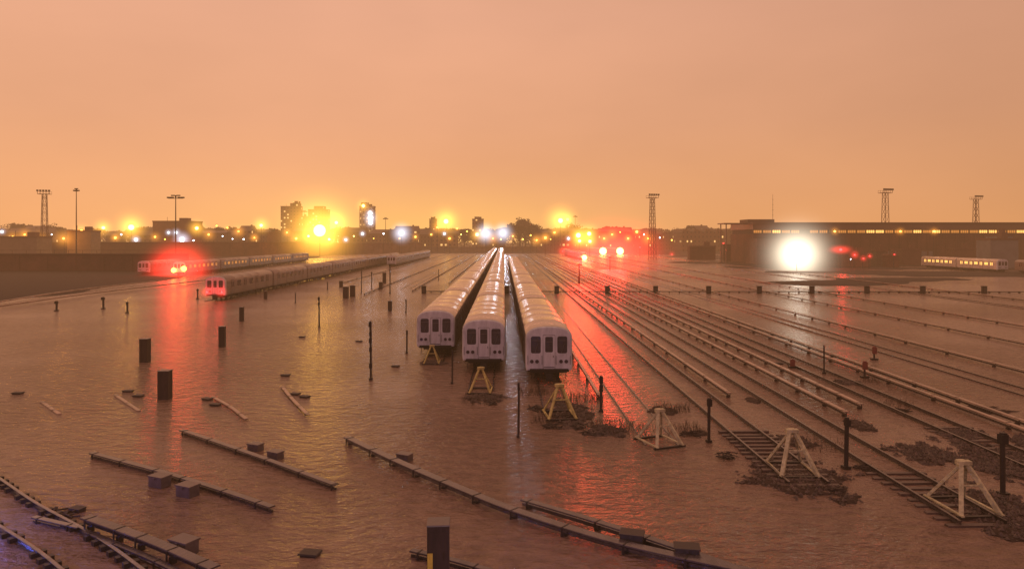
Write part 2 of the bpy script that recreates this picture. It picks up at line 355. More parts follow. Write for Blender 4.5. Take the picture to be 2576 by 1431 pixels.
def carkit(L,sidemat,win,roofmat=None):
    k={}
    P0=prof(1.52,Z0,ZT-0.01)
    def ins(f,dz): return [(x*f,(z-2.2)*dz+2.2) for x,z in P0]
    k['body']=loft([(0.1,ins(.95,.97)),(0.16,P0),(L-0.16,P0),(L-0.1,ins(.95,.97))]).mesh('car_body',sidemat)
    k['leadbody']=loft([(0.5,P0),(L-0.16,P0),(L-0.1,ins(.95,.97))]).mesh('car_body',sidemat)
    k['mask']=loft([(0.0,ins(.91,.955)),(0.035,ins(.965,.985)),(0.11,ins(.99,.998)),(0.25,P0),(0.498,P0)]).mesh('cab_front',M['mask'])
    n=18
    def arc(r=0.0):
        out=[]
        for i in range(n+1):
            t=math.pi*(0.07+0.86*i/n); c,s=math.cos(t),math.sin(t)
            out.append(((1.52+r)*math.copysign(abs(c)**0.8,c),2.9+(ZT-2.9+r)*abs(s)**0.8))
        return out
    def roof(y0,y1):
        b=MB(); rings=[]
        ysr=[y0]+[y0+0.02]+[y for i in range(1,int((y1-y0)/3.8)) for y in (y0+i*3.8-0.04,y0+i*3.8,y0+i*3.8+0.04)]+[y1-0.02,y1]
        for i,y in enumerate(ysr):
            r=0.012
            if 1<i<len(ysr)-2 and (i-2)%3==1: r=0.028
            if i in (0,len(ysr)-1): r=0.0
            rings.append((y,arc(r)))
        vs=[(x,y,z) for y,p in rings for x,z in p]; m=n+1
        fs=[(i*m+j,(i+1)*m+j,(i+1)*m+j+1,i*m+j+1)[::-1] for i in range(len(rings)-1) for j in range(n)]
        b._add(vs,fs)
        return b.mesh('roof',roofmat or M['roof'],True)
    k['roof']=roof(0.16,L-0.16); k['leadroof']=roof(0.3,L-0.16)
    b=MB(); b.box((0,L/2,0.78),(2.7,L-0.6,0.14))
    for yy in (3.4,L-3.4):
        b.box((0,yy,0.5),(2.3,3.2,0.3))
        for wy in (-1.0,1.0):
            for sx in (-1,1): b.beam((sx*0.69,yy+wy,0.42),(sx*0.83,yy+wy,0.42),0.86,n=14)
    for i,(yy,w) in enumerate(((7,1.8),(9.6,2.2),(12.6,2.6),(15.4,1.6))):
        if yy<L-5: b.box((0.75,yy,0.5),(0.9,w,0.5)); b.box((-0.75,yy+0.4,0.5),(0.9,w,0.46))
    b.box((0,0.25,0.62),(0.5,0.7,0.26)); b.box((0,L-0.2,0.62),(0.5,0.6,0.26))
    k['under']=b.mesh('undercarriage',M['under'])
    for sgn,nm in ((1,'R'),(-1,'L')):
        b=MB(); x=1.52*sgn
        b.cur=1; panel_side(b,rrect(0,1.98,1.36,2.06,0.06),x-0.02*sgn,x+0.010*sgn)
        b.cur=0; 
        for q in (-0.325,0.325): panel_side(b,rrect(q,1.97,0.61,1.96,0.04),x-0.02*sgn,x+0.020*sgn)
        b.cur=2
        for q in (-0.325,0.325): panel_side(b,rrect(q,2.35,0.36,0.85,0.06),x-0.02*sgn,x+0.027*sgn)
        k['door'+nm]=b.mesh('side_door',[sidemat,M['rubber'],win])
        b=MB(); b.cur=0; panel_side(b,rrect(0,2.38,1.56,0.86,0.08),x-0.02*sgn,x+0.012*sgn)
        b.cur=1
        for q in (-0.38,0.38): panel_side(b,rrect(q,2.38,0.68,0.74,0.06),x-0.02*sgn,x+0.018*sgn)
        k['win'+nm]=b.mesh('side_window',[M['rubber'],win])
    b=MB(); b.cur=0; panel_front(b,rrect(0,2.50,0.64,1.10,0.12),-0.012,0.03); b.cur=1; panel_front(b,rrect(0,2.50,0.56,1.02,0.10),-0.018,0.02)
    b.cur=2; b.box((0,-0.026,2.78),(0.56,0.02,0.025)); b.beam((-0.05,-0.04,2.0),(0.12,-0.04,2.55),0.02)
    k['wind']=b.mesh('windshield',[M['rubber'],M['glass'],M['box']])
    b=MB(); b.cur=1; panel_front(b,rrect(0,2.03,0.80,2.22,0.06),-0.008,0.03); b.cur=0; panel_front(b,rrect(0,2.03,0.76,2.18,0.06),-0.016,0.02)
    b.cur=1; panel_front(b,rrect(0,2.52,0.50,1.00,0.08),-0.022,0.02); b.cur=2; panel_front(b,rrect(0,2.52,0.43,0.93,0.07),-0.026,0.02)
    b.cur=3; b.box((0,-0.032,2.70),(0.43,0.02,0.03)); b.cur=1; b.box((0.28,-0.05,1.75),(0.03,0.05,0.12)); b.box((0,-0.03,1.05),(0.7,0.03,0.04))
    k['fdoor']=b.mesh('front_door',[M['mask'],M['rubber'],M['glass'],M['box']])
    b=MB(); b.cur=0; b.beam((0,-0.04,0),(0,0.03,0),0.24,n=16); b.cur=1; b.beam((0,-0.05,0),(0,0,0),0.17,n=16)
    k['head']=b.mesh('headlight',[M['rubber'],M['lens']])
    b=MB(); b.box((0,-0.08,0.90),(2.5,0.3,0.10)); b.box((0,-0.08,0.79),(2.5,0.3,0.05)); b.box((0,-0.02,0.85),(2.3,0.2,0.06))
    k['anti']=b.mesh('anticlimber',M['under'])
    b=MB(); b.beam((0,0.3,0.5),(0,-0.35,0.5),0.24); b.box((0,-0.4,0.5),(0.42,0.22,0.38)); b.box((0.0,-0.3,0.3),(0.5,0.2,0.16))
    k['coup']=b.mesh('coupler',M['under'])
    b=MB(); b.beam((0.0,-0.05,0.8),(-0.03,-0.1,0.3),0.05,n=6); k['hose']=b.mesh('brake_hose',M['under'])
    b=MB(); b.beam((0,-0.06,1.28),(0,-0.06,1.85),0.03,n=6)
    for zz in (1.3,1.83): b.beam((0,-0.06,zz),(0,0.02,zz),0.025,n=6)
    k['grab']=b.mesh('grab_rail',M['rubber'])
    return k
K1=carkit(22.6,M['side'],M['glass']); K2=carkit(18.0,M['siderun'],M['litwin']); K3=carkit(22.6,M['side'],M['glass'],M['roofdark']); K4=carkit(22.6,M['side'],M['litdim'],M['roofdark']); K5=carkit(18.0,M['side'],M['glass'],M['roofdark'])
def train(xo,d,n,L,K,label,detail=8,sides='LR',rz=TH,loc=None,cab=True,grp='parked subway trains'):
    x,y=T(xo,d) if loc is None else loc
    root=empty('subway_train',(x,y,0),rz,label,'train',grp)
    for i in range(n):
        lead=(i==0 and cab)
        car=obj('car_body',K['leadbody'] if lead else K['body'],root,(0,i*(L+0.3),0))
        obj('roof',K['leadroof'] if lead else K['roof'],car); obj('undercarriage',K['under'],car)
        if i<detail:
            for s in sides:
                for q in range(4): 
                    yy=L*(0.135+0.243*q); obj('side_door',K['door'+s],car,(0,yy,0))
                for q in range(3):
                    yy=L*(0.135+0.243*(q+0.5)); obj('side_window',K['win'+s],car,(0,yy,0))
        if lead:
            obj('cab_front',K['mask'],car)
            for sx in (-1,1): obj('windshield',K['wind'],car,(sx*0.86,0,0))
            obj('front_door',K['fdoor'],car); obj('anticlimber',K['anti'],car); obj('coupler',K['coup'],car)
            if d<100:
                for sx in (-1.38,-0.46,0.46,1.38): obj('grab_rail',K['grab'],car,(sx,0.01,-0.05))
                for sx in (-1.1,-0.5,0.5,1.1): obj('brake_hose',K['hose'],car,(sx,0,0))
            for sx in (-1.12,-0.78,0.78,1.12): obj('headlight',K['head'],car,(sx,0,1.42))
    return root
t1=train(-5.4,57.2,17,22.6,K1,'grey-fronted subway train parked on flooded track')
t2=train(-1.4,50.8,18,22.6,K1,'white-fronted subway train parked in the middle of three')
t3=train(2.95,46.9,8,22.6,K1,'subway train standing in water beside weedy debris')
l1=train(-43.6,109,8,22.6,K3,'dark subway train with two small red tail lights',sides='R')
l2=train(-81,180,5,22.6,K4,'subway train with blazing red end lights',sides='R',detail=5)
l3=train(-37.5,241,5,22.6,K3,'dark subway train parked on a flooded track',sides='R',detail=5)
r1=train(35,318,4,22.6,K3,'distant subway train with glowing red lights',sides='',detail=0)
r2=train(58.5,425,3,22.6,K3,'distant subway train with bright lamps',sides='',detail=0)
r3=train(68.5,425,3,22.6,K3,'distant subway train with bright lamps',sides='',detail=0)
r4=train(137,198,2,18.0,K2,'silver subway train with lit yellow windows',sides='L',detail=2)
r5=train(139,158,2,18.0,K5,'dark subway train at the yard edge',sides='L',detail=2)
w1=train(0,184,1,22.6,K3,'grey subway car standing beside the long wall',sides='R',rz=0.03,loc=(-94,184),detail=1)
# ---------------------------------------------------------------- buffer stops
def stopmesh(mat,t):
    b=MB()
    for sx in (-1,1):
        b.beam((sx*0.66,-0.8,0.1),(sx*0.10,0,1.50),t,t*.95); b.beam((sx*0.66,0.95,0.1),(sx*0.11,0.05,1.43),t*.7,t*.7)
        b.beam((sx*0.66,-0.9,0.14),(sx*0.66,1.05,0.14),0.10,0.06)
    b.beam((-0.36,-0.35,0.92),(0.36,-0.35,0.92),0.06,0.06)
    f=b.mesh('frame',mat)
    b=MB(); b.box((0,0.02,1.55),(0.46,0.22,0.13)); b.box((0,0.17,1.5),(0.26,0.12,0.22)); h=b.mesh('buffer_head',mat); return f,h
SY=stopmesh(M['yellow'],0.11); SC=stopmesh(M['cream'],0.14)
b=MB(); b.beam((-0.8,0,0.08),(0.8,0,0.08),0.12,0.09); tieb=b.mesh('cross_tie',M['steel'])
def stop(x,y,label,s=1.0,rz=0,kk=SC):
    r=empty('buffer_stop',(x,y,0.0),TH+rz,label,'buffer stop','yellow buffer stops at the track ends'); r.scale=(s,s,s)
    kids(r,(('frame',kk[0]),('buffer_head',kk[1])),0.01)
    for yy in (-0.8,0.95): obj('cross_tie',tieb,r,(0,yy,0))
for xo,d,l,s,rz,kk in ((-5.4,54.4,'small greenish yellow buffer stop before a parked train',0.85,.03,SY),(-1.4,44.2,'yellow A-frame buffer stop on a wet mound',0.95,-.05,SY),
    (2.95,38.0,'yellow A-frame buffer stop among weeds and debris',1.08,.1,SY),(7.15,33.0,'pale buffer stop standing skewed in open floodwater',1.0,.35,SC),
    (11.6,29.0,'pale yellow buffer stop on a ballast mound',1.08,-.04,SC),(15.95,25.0,'large yellow buffer stop beside ballast',1.06,.05,SC)):
    x,y=T(xo,d); stop(x,y,l,s,rz,kk)
# ---------------------------------------------------------------- posts
def case(px,py,w,h,label,yel=False):
    x,y=G(px,py); r=empty('signal_case',(x,y,-0.38),random.uniform(-.1,.1),label,'post','dark signal cases standing in the flood')
    hh=h+0.38
    b=MB(); b.box((0,0,hh/2),(w,w,hh)); b.box((0,-w/2-0.01,hh*0.62),(w*0.82,0.02,hh*0.62)); b.box((w*0.3,-w/2-0.035,hh*0.62),(0.03,0.03,0.16)); 
    obj('case_body',b.mesh('case_body',M['wood']),r,bevel=0.012)
    b=MB(); b.box((0,0,hh+0.02),(w+0.04,w+0.04,0.04),0,0.96); obj('cap',b.mesh('cap',M['box']),r,bevel=0.01)
    if yel:
        b=MB(); b.box((-w*0.36,-w/2-0.03,hh-0.95),(0.14,0.015,0.5)); obj('marker_plate',b.mesh('marker_plate',M['yelmark']),r)
for px,py,w,h in ((365,910,.6,1.75),(559,872,.5,1.75),(415,1003,.62,1.65),(608,808,.4,1.6),(870,750,.75,1.8),(887,746,.75,1.8),
      (981,782,.5,1.3),(958,727,.6,1.3),(858,722,.6,1.2),(967,712,.7,2.2),(668,752,.4,1.2)):
    case(px,py,w,h,'dark square signal case rising from floodwater')
case(1103,1462,0.60,1.62,'large dark signal case with yellow marker stripe',True)
def sigpost(px,py,h,r=0.06,heads=2,label='thin dark signal post with small fittings'):
    x,y=G(px,py); root=empty('signal_post',(x,y,-0.38),random.uniform(-.3,.3),label,'signal post','dark signal posts in the yard'); hh=h+0.38
    lean=random.uniform(-.05,.05)
    b=MB(); b.beam((0,0,0),(lean,0,hh),r*2,n=10); b.box((0,0,0.35),(r*3.5,r*3.5,0.3)); obj('pole',b.mesh('pole',M['steel']),root)
    for i in range(heads):
        z=hh-0.22-i*random.uniform(.45,.7); q=random.uniform(.8,1.15)
        b=MB(); b.box((lean*z/hh+random.uniform(-.3,.3)*r,-0.04,z),(r*2.7*q,r*2.6,0.30*q)); b.box((0,-0.06,z+0.17*q),(r*1.6,0.12,0.05)); 
        obj('signal_head',b.mesh('signal_head',M['under']),root)
    b=MB(); b.beam((r+0.02,0.03,0.2),(lean+r+0.02,0.03,hh*0.92),0.025,n=6)
    obj('conduit',b.mesh('conduit',M['steel']),root)
for a in ((933,955,3.9,.065,5),(803,822,3.2,.06,2),(1023,888,1.9,.055,1),(1137,965,2.2,.04,0),(1303,1100,2.6,.04,1),(1512,1035,1.95,.07,2),(1783,1112,2.05,.065,1),
          (2128,1178,2.1,.085,1),(2523,1245,2.3,.09,1),(1021,786,1.7,.06,1),(909,737,3.8,.07,1),(935,727,3.2,.08,1),(981,738,5.0,.09,1),(142,782,1.3,.12,1),(260,777,1.6,.12,1),(320,787,1.4,.10,1),
          (497,752,1.6,.1,1),(743,762,1.5,.06,0),(824,728,1.4,.07,0),(2073,940,2.0,.05,0),(1103,705,2.5,.07,0),(1455,712,1.5,.08,0)):
    sigpost(*a)
def jbox(px,py,s=1.0,dark=False):
    x,y=G(px,py); r=empty('junction_box',(x,y,-0.38),random.uniform(-.5,-.1),'low metal junction box just above the floodwater','junction box','junction boxes beside the third rails'); r.scale=(s,s,s)
    m=M['boxdark' if dark else 'box']
    b=MB(); b.box((0,0,0.52),(0.62,0.42,0.34)); obj('box_body',b.mesh('box_body',m),r,bevel=0.012)
    b=MB(); b.box((0,0,0.715),(0.68,0.48,0.045)); b.box((0,-0.245,0.66),(0.08,0.02,0.08)); obj('lid',b.mesh('lid',m),r,bevel=0.008)
    leg=MB(); leg.box((0,0,0.17),(0.06,0.06,0.36)); leg=leg.mesh('leg',M['steel'])
    for sx in (-1,1):
        for sy in (-1,1): obj('leg',leg,r,(sx*.24,sy*.14,0))
for px,py,s,dk in ((643,1132,.95,0),(693,1152,.95,0),(402,1222,1.1,0),(472,1246,1.1,0),(1018,1158,.95,0),(463,1392,1.15,0),(1590,1372,1.1,1),(1728,1408,1.1,1),(195,1285,.7,1)):
    jbox(px,py,s,dk)
for px,py in ((322,985),(348,997),(522,1005),(542,1019),(742,992),(767,999),(45,990),(903,859),(995,922),(780,1395),(760,848),(718,945),(1960,915)):
    x,y=G(px,py); r=empty('junction_box',(x,y,-0.38),random.uniform(-.5,0),'nearly submerged junction box with only its lid showing','junction box','junction boxes beside the third rails')
    b=MB(); b.box((0,0,0.28),(0.5,0.36,0.3)); obj('box_body',b.mesh('box_body',M['boxdark']),r,bevel=0.01)
    b=MB(); b.box((0,0,0.455),(0.62,0.44,0.05),0,0.93); obj('lid',b.mesh('lid',M['boxdark']),r,bevel=0.01)
for px,py,h in ((2175,950,1.1),(2199,905,1.0),(1993,925,.6)):
    x,y=G(px,py); r=empty('switch_stand',(x,y,-0.38),0,'small red switch stand beside the flooded rails','switch stand','red switch stands')
    b=MB(); b.box((0,0,(h+.38)/2),(0.1,0.1,h+.38)); b.box((0,0,0.45),(0.5,0.35,0.12)); obj('stand',b.mesh('stand',M['steel']),r)
    b=MB(); b.box((0,-0.07,h+0.1),(0.36,0.06,0.5)); b.box((0,-0.02,h+0.38),(0.2,0.16,0.08)); obj('target',b.mesh('target',M['red_paint']),r,bevel=0.01)
b=MB()
for z in (0.22,): b.box((0,0,z),(96,0.5,0.12))
for i in range(60): b.box((-47+i*1.6,0,-0.05),(0.12,0.4,0.44))
x0=X(1070,126); x1=X(2600,122)
wk=obj('cable_walkway',b.mesh('cable_walkway',M['wood']),None,((x0+x1)/2,125,0),-0.01,'low dark cable walkway crossing the flooded tracks','walkway'); wk.scale[0]=(x1-x0)/96
for px in (1067,1275,1400,1527,1648,1781,1908,2040,2178,2318,2472):
    x=X(px,124); r=empty('relay_box',(x,123.6,-0.38),0,'squat dark relay box on the cable walkway','relay box','relay boxes along the walkway')
    b=MB(); b.box((0,0,0.95),(0.75,0.5,1.3)); obj('cabinet',b.mesh('cabinet',M['under']),r,bevel=0.02)
    b=MB(); b.box((0,0,1.63),(0.88,0.62,0.07)); b.box((0,-0.27,1.0),(0.5,0.02,0.9)); obj('lid',b.mesh('lid',M['boxdark']),r)
b=MB()
for px,py,rad,n in ((1690,1030,1.0,150),(1545,1075,1.3,160),(1340,990,1.0,120),(1735,1085,1.0,120),(1470,1005,1.2,160),(2262,1020,.8,60),(1370,1060,.8,70),(1610,1090,1.5,90),(2060,1120,1.2,60),(1200,1010,1.1,60),(2190,960,.6,40)):
    cx,cy=G(px,py)
    for i in range(n):
        a=random.uniform(0,6.28); q=rad*math.sqrt(random.random()); x=cx+q*math.cos(a); y=cy+q*math.sin(a); h=random.uniform(.1,.5)
        dx,dy=random.uniform(-.25,.25),random.uniform(-.25,.25); w=0.011
        b._add([(x-w,y,-0.1),(x+w,y,-0.1),(x+dx*.5+w*.7,y+dy*.5,h*.6),(x+dx*.5-w*.7,y+dy*.5,h*.6),(x+dx,y+dy,h)],[(0,1,2,3),(3,2,4)])
obj('weeds',b.mesh('weeds',M['weed']),label='thin dead weeds growing through the flood debris',kind='stuff')
for px,py,s in ((1500,1090,.75),(1740,1092,.6),(2120,962,.5),(1240,1015,.35),(1430,1050,.8),(2270,1035,.4),(150,1300,.7),(1350,1030,.6),(1390,1075,.5),(1460,1075,.6),(2180,1180,.5),(1830,1150,.5),(2100,1235,.5)):
    x,y=G(px,py); b=MB()
    for i in range(26): 
        a=random.uniform(0,6.28); q=s*random.random(); l=random.uniform(.15,.6)
        p=Vector((q*math.cos(a),q*math.sin(a),random.uniform(0.0,0.12))); dv=Vector((random.uniform(-1,1),random.uniform(-1,1),random.uniform(-.15,.2))).normalized()*l
        b.beam(p-dv/2,p+dv/2,random.uniform(.02,.08),random.uniform(.02,.06))
    obj('driftwood_pile',b.mesh('driftwood_pile',M['wood']),None,(x,y,0),label='tangled heap of wet driftwood on ballast',cat='debris',group='flood debris piles')
# ---------------------------------------------------------------- towers
def lattice(px,ytop,Ht,label):
    d=(Ht-H)*F/(HZ-ytop); x=X(px,d); r=empty('floodlight_tower',(x,d,0),0.3,label,'light tower','lattice floodlight towers')
    b=MB(); n=9; w0,w1=1.35,0.75
    cs=lambda t:[(sx*(w0+(w1-w0)*t),sy*(w0+(w1-w0)*t),t*(Ht-1.5)) for sx,sy in ((-1,-1),(1,-1),(1,1),(-1,1))]
    for i in range(n):
        A,B=cs(i/n),cs((i+1)/n)
        for j in range(4):
            k=(j+1)%4; b.beam(A[j],B[j],0.18); b.beam(A[j],B[k],0.09); b.beam(A[k],B[j],0.09); b.beam(B[j],B[k],0.10)
    obj('lattice_mast',b.mesh('lattice_mast',M['brick']),r)
    b=MB(); b.box((0,0,Ht-1.45),(4.6,3.0,0.18))
    for sy in (-1.5,1.5): b.beam((-2.3,sy,Ht-0.4),(2.3,sy,Ht-0.4),0.09); [b.beam((q,sy,Ht-1.4),(q,sy,Ht-0.4),0.07) for q in (-2.3,-1.1,0,1.1,2.3)]
    obj('platform',b.mesh('platform',M['brick']),r)
    for q in (-2.2,-1.1,0,1.1,2.2):
        b=MB(); b.box((q,-1.7,Ht-0.05),(0.75,0.4,0.75)); b.beam((q,-1.5,Ht-0.5),(q,-1.5,Ht-1.4),0.1); obj('floodlight',b.mesh('floodlight',M['boxdark']),r)
for a in ((112,480,30),(1641,490,29),(2227,477,30),(2455,494,30)): lattice(*a,'steel lattice floodlight tower with unlit lamps on top')
def mast(px,ytop,Ht,hw,label):
    d=(Ht-H)*F/(HZ-ytop); x=X(px,d); r=empty('lamp_mast',(x,d,0),0,label,'lamp mast','tall lamp masts')
    b=MB(); b.beam((0,0,0),(0,0,Ht),0.6,n=10,w2=0.28); obj('pole',b.mesh('pole',M['steel']),r)
    b=MB(); b.box((0,0,Ht-1.0),(hw*2,0.3,0.25)); b.beam((0,0,Ht-.9),(0,0,Ht+0.1),0.5,n=8)
    for q in (-1,-.5,.5,1): b.box((q*hw,0,Ht-0.75),(0.9,0.9,0.5)); b.box((q*hw*.5,0,Ht+0.0),(0.6,0.6,0.4))
    obj('lamp_crossarm',b.mesh('lamp_crossarm',M['under']),r)
mast(442,492,25,2.6,'tall single pole mast with a wide lamp crossarm'); mast(192,475,30,0.7,'slender lamp mast above the low sheds'); mast(970,548,25,1.6,'distant lamp mast with short crossarm'); mast(765,530,30,2.0,'distant lamp mast near apartment blocks'); mast(1447,543,30,1.6,'distant lamp mast among trees')
d=420; b=MB(); b.beam((0,0,0),(0,0,35),0.35,n=6,w2=0.15); [b.box((0,0,20+i*3),(1.0,0.1,0.1)) for i in range(5)]
obj('radio_antenna',b.mesh('radio_antenna',M['steel']),None,(X(1944,d),d,0),label='thin whip antenna behind the maintenance shed',cat='antenna')
# ---------------------------------------------------------------- buildings
def winmat(name,wall,sx=3.2,sz=3.1,lit=0.86,ecol=(1,.55,.18),es=1.5):
    m,nt,b=newmat(name); N=nt.nodes; L=nt.links; tc=N.new('ShaderNodeTexCoord'); sp=N.new('ShaderNodeSeparateXYZ'); L.new(tc.outputs['Object'],sp.inputs[0])
    ad=N.new('ShaderNodeMath'); L.new(sp.outputs[0],ad.inputs[0]); L.new(sp.outputs[1],ad.inputs[1]); cb=N.new('ShaderNodeCombineXYZ'); L.new(ad.outputs[0],cb.inputs[0]); L.new(sp.outputs[2],cb.inputs[1])
    br=N.new('ShaderNodeTexBrick'); br.offset=0; br.inputs['Scale'].default_value=1; br.inputs['Brick Width'].default_value=sx; br.inputs['Row Height'].default_value=sz
    br.inputs['Mortar Size'].default_value=0.85; br.inputs['Mortar Smooth'].default_value=0; br.inputs['Color1'].default_value=(0,0,0,1); br.inputs['Color2'].default_value=(1,1,1,1); br.inputs['Mortar'].default_value=(0,0,0,1)
    L.new(cb.outputs[0],br.inputs['Vector'])
    mx=N.new('ShaderNodeMix'); mx.data_type='RGBA'; mx.inputs['A'].default_value=(0.03,0.02,0.02,1); mx.inputs['B'].default_value=(*wall,1); L.new(br.outputs['Fac'],mx.inputs['Factor']); L.new(mx.outputs['Result'],b.inputs['Base Color'])
    gt=N.new('ShaderNodeMath'); gt.operation='GREATER_THAN'; gt.inputs[1].default_value=lit; L.new(br.outputs['Color'],gt.inputs[0])
    mu=N.new('ShaderNodeMath'); mu.operation='MULTIPLY'; mu.inputs[1].default_value=es; L.new(gt.outputs[0],mu.inputs[0])
    b.inputs['Emission Color'].default_value=(*ecol,1); L.new(mu.outputs[0],b.inputs['Emission Strength']); b.inputs['Roughness'].default_value=0.8; return m
WM=[winmat('apartment_wall',(0.24,0.14,0.08)),winmat('brick_house_wall',(0.15,0.078,0.05),2.6,3.0,0.93),winmat('pale_tower_wall',(0.32,0.21,0.12),2.8,2.9,0.8,es=1.1)]
def block(px0,px1,yt,d,label,mat,depth=None,steps=(),nm='apartment_building',cat='building'):
    x0,x1=X(px0,d),X(px1,d); w=x1-x0; h=Z(yt,d); dp=depth or w*0.7
    r=empty(nm,((x0+x1)/2,d+dp/2,0),0,label,cat,'distant buildings')
    b=MB(); b.box((0,0,h/2),(w,dp,h))
    for f0,f1,dh in steps: b.box((w*((f0+f1)/2-.5),0,h+dh/2),(w*(f1-f0),dp*0.8,dh))
    obj('walls',b.mesh('walls',mat),r)
    b=MB()
    for sy in (-1,1): b.box((0,sy*dp/2,h+0.3),(w+0.4,0.4,0.6))
    for sx in (-1,1): b.box((sx*w/2,0,h+0.303),(0.4,dp-0.45,0.6))
    b.box((w*0.2,0,h+1.2),(w*0.22,dp*0.3,2.4)); b.beam((-w*.3,0,h),(-w*.3,0,h+3),0.2,n=6)
    obj('parapet',b.mesh('parapet',M['brick']),r); return r
block(706,752,520,700,'tall stepped apartment block with some lit windows',WM[0],steps=((.5,.95,3.5),(.65,.9,5.5)))
block(752,772,545,720,'lower apartment wing beside the tower',WM[0])
block(775,822,528,760,'broad apartment block beyond the lamp glare',WM[0],steps=((.3,.8,4),))
block(904,940,520,650,'pale slab tower lit brightly from beside',WM[2],steps=((.1,.55,4),))
block(1080,1098,552,620,'small distant apartment block with rooftop tank',WM[0],steps=((.2,.7,2),))
block(1188,1216,552,660,'small distant apartment block',WM[0],steps=((.2,.6,2.5),))
block(384,476,558,420,'low flat-roofed brick building beside a mast',M['brick'],depth=18,nm='brick_building')
block(169,228,583,330,'pale small flat-roofed yard building',M['white_hut'],depth=8,nm='yard_building')
block(0,92,598,300,'low pale sheds by the yard wall',M['white_hut'],depth=10,nm='yard_building')
block(672,700,586,430,'small block beside the yard wall',M['brick'],depth=6,nm='yard_building')
block(1497,1600,583,530,'long low brick building lit red by signals',WM[1],depth=14,nm='brick_building')
block(1600,1668,590,520,'low windowed yard building lit red',WM[1],depth=14,nm='brick_building')
block(1668,1716,586,560,'low brick building behind tracks',WM[1],depth=14,nm='brick_building')
block(2492,2562,604,225,'blue-grey panelled hut at the yard edge',M['hut'],depth=7,nm='yard_hut')
block(2510,2548,594,232,'blue-grey hut upper storey',M['hut'],depth=6,nm='yard_hut')
for a,c,t,dd in ((1870,1900,612,290),(1820,1862,618,300),(2080,2112,634,240),(2120,2190,641,235),(2205,2232,632,245),(2236,2262,644,235),(2270,2315,630,250),(2400,2450,628,255),(1735,1800,622,320),(1905,1945,628,255)):
    block(a,c,t,dd,'small dark hut among yard clutter',random.choice((M['brick'],M['concrete'],M['wallred'])),depth=4,nm='yard_hut')
d=480; x0,x1=X(1716,d),X(1885,d); b=MB(); h=Z(585,d); b.box(((x0+x1)/2,d+15,h/2),(x1-x0,30,h))
n=6
for i in range(n):
    a=x0+(x1-x0)*i/n; c=x0+(x1-x0)*(i+1)/n; b._add([(a,d,h),(c,d,h),(a+1.2,d,h+2.6),(a,d+30,h),(c,d+30,h),(a+1.2,d+30,h+2.6)],[(0,1,2),(5,4,3),(0,2,5,3),(2,1,4,5)])
obj('workshop_building',b.mesh('workshop_building',WM[1]),None,label='dark workshop with a sawtooth roofline',cat='building',group='distant buildings')
for i in range(46):
    px=random.uniform(-20,2000); d=random.uniform(500,620); yt=random.uniform(578,593); h=Z(yt,d); w=random.uniform(9,22); x=X(px,d)
    r=empty('house',(x,d,0),random.uniform(-.2,.2),'distant dark house with a pitched roof','house','distant houses'); b=MB(); b.box((0,0,h/2),(w,10,h)); obj('walls',b.mesh('walls',WM[random.choice((0,1))]),r)
    b=MB(); k=random.uniform(1.5,4); b._add([(-w/2-.4,-5.4,h),(w/2+.4,-5.4,h),(w/2+.4,5.4,h),(-w/2-.4,5.4,h),(-w/2-.4,0,h+k),(w/2+.4,0,h+k)],[(0,1,5,4),(2,3,4,5),(1,2,5),(3,0,4),(0,3,2,1)]); b.box((w*.25,1,h+k*.7),(1,1,k)); obj('roof',b.mesh('roof',M['metalroof']),r)
def wall(p0,p1,h,mat,label):
    a=Vector((*p0,0)); c=Vector((*p1,0)); ln=(c-a).length; an=math.atan2(c.y-a.y,c.x-a.x)
    r=empty('retaining_wall',tuple((a+c)/2),an,label,'wall','long yard walls')
    b=MB(); b.box((0,0,h/2),(ln,1.0,h)); 
    for i in range(int(ln/8)): b.box((-ln/2+4+i*8,-0.6,h/2-0.2),(0.8,0.24,h-0.4))
    obj('wall_face',b.mesh('wall_face',mat),r)
    b=MB(); b.box((0,-0.1,h+0.15),(ln,1.5,0.3)); [b.beam((-ln/2+2+i*4,0,h+.3),(-ln/2+2+i*4,0,h+1.2),0.08) for i in range(int(ln/4))]; b.beam((-ln/2,0,h+1.2),(ln/2,0,h+1.2),0.07); obj('coping',b.mesh('coping',M['concrete']),r)
wall((-200,205),(-92,205),Z(640,205),M['wallred'],'long dark brick yard wall with coping')
wall((X(-100,330),330),(X(765,400),400),Z(610,370),M['wallred'],'long dark embankment wall beyond the yard')
wall((X(765,402),402),(X(1060,480),480),Z(612,440),M['wallred'],'dark embankment wall continuing past the trains')
wall((X(1060,482),482),(X(1300,490),490),Z(622,486),M['concrete'],'low dark wall closing the yard')
wall((X(1300,515),515),(X(1480,500),500),Z(622,486),M['concrete'],'low dark wall closing the yard')
d=270; xa,xb=X(1895,d),X(2700,d); Ht=Z(561,d); w=xb-xa
r=empty('maintenance_shed',((xa+xb)/2,d,0),0.0,'long low maintenance shed with a lit clerestory window strip','building')
b=MB(); zl=Z(588,d); zu=Z(577,d)
b.box((0,14,zl/2),(w,28,zl)); 
for i in range(34): b.box((-w/2+1.8+i*(w/34),-0.15,zl/2),(0.5,0.3,zl-0.2))
obj('lower_wall',b.mesh('lower_wall',M['wallred']),r)
b=MB(); b.box((0,14.2,(Ht+zu)/2),(w,27.6,Ht-zu)); b.box((0,14,Ht+0.12),(w+1,29,0.24)); b.box((0,-0.1,zu+0.0),(w,0.4,0.25)); obj('roof',b.mesh('roof',M['metalroof']),r)
b=MB(); b.box((0,14.6,(zl+zu)/2),(w-1,26,zu-zl-0.02)); obj('clerestory_backing',b.mesh('clerestory_backing',M['under']),r)
nb=34; ww=w/nb
b=MB(); b.cur=0
b.box((0,0,0),(ww*0.90,0.1,(zu-zl)*0.62)); b.cur=1
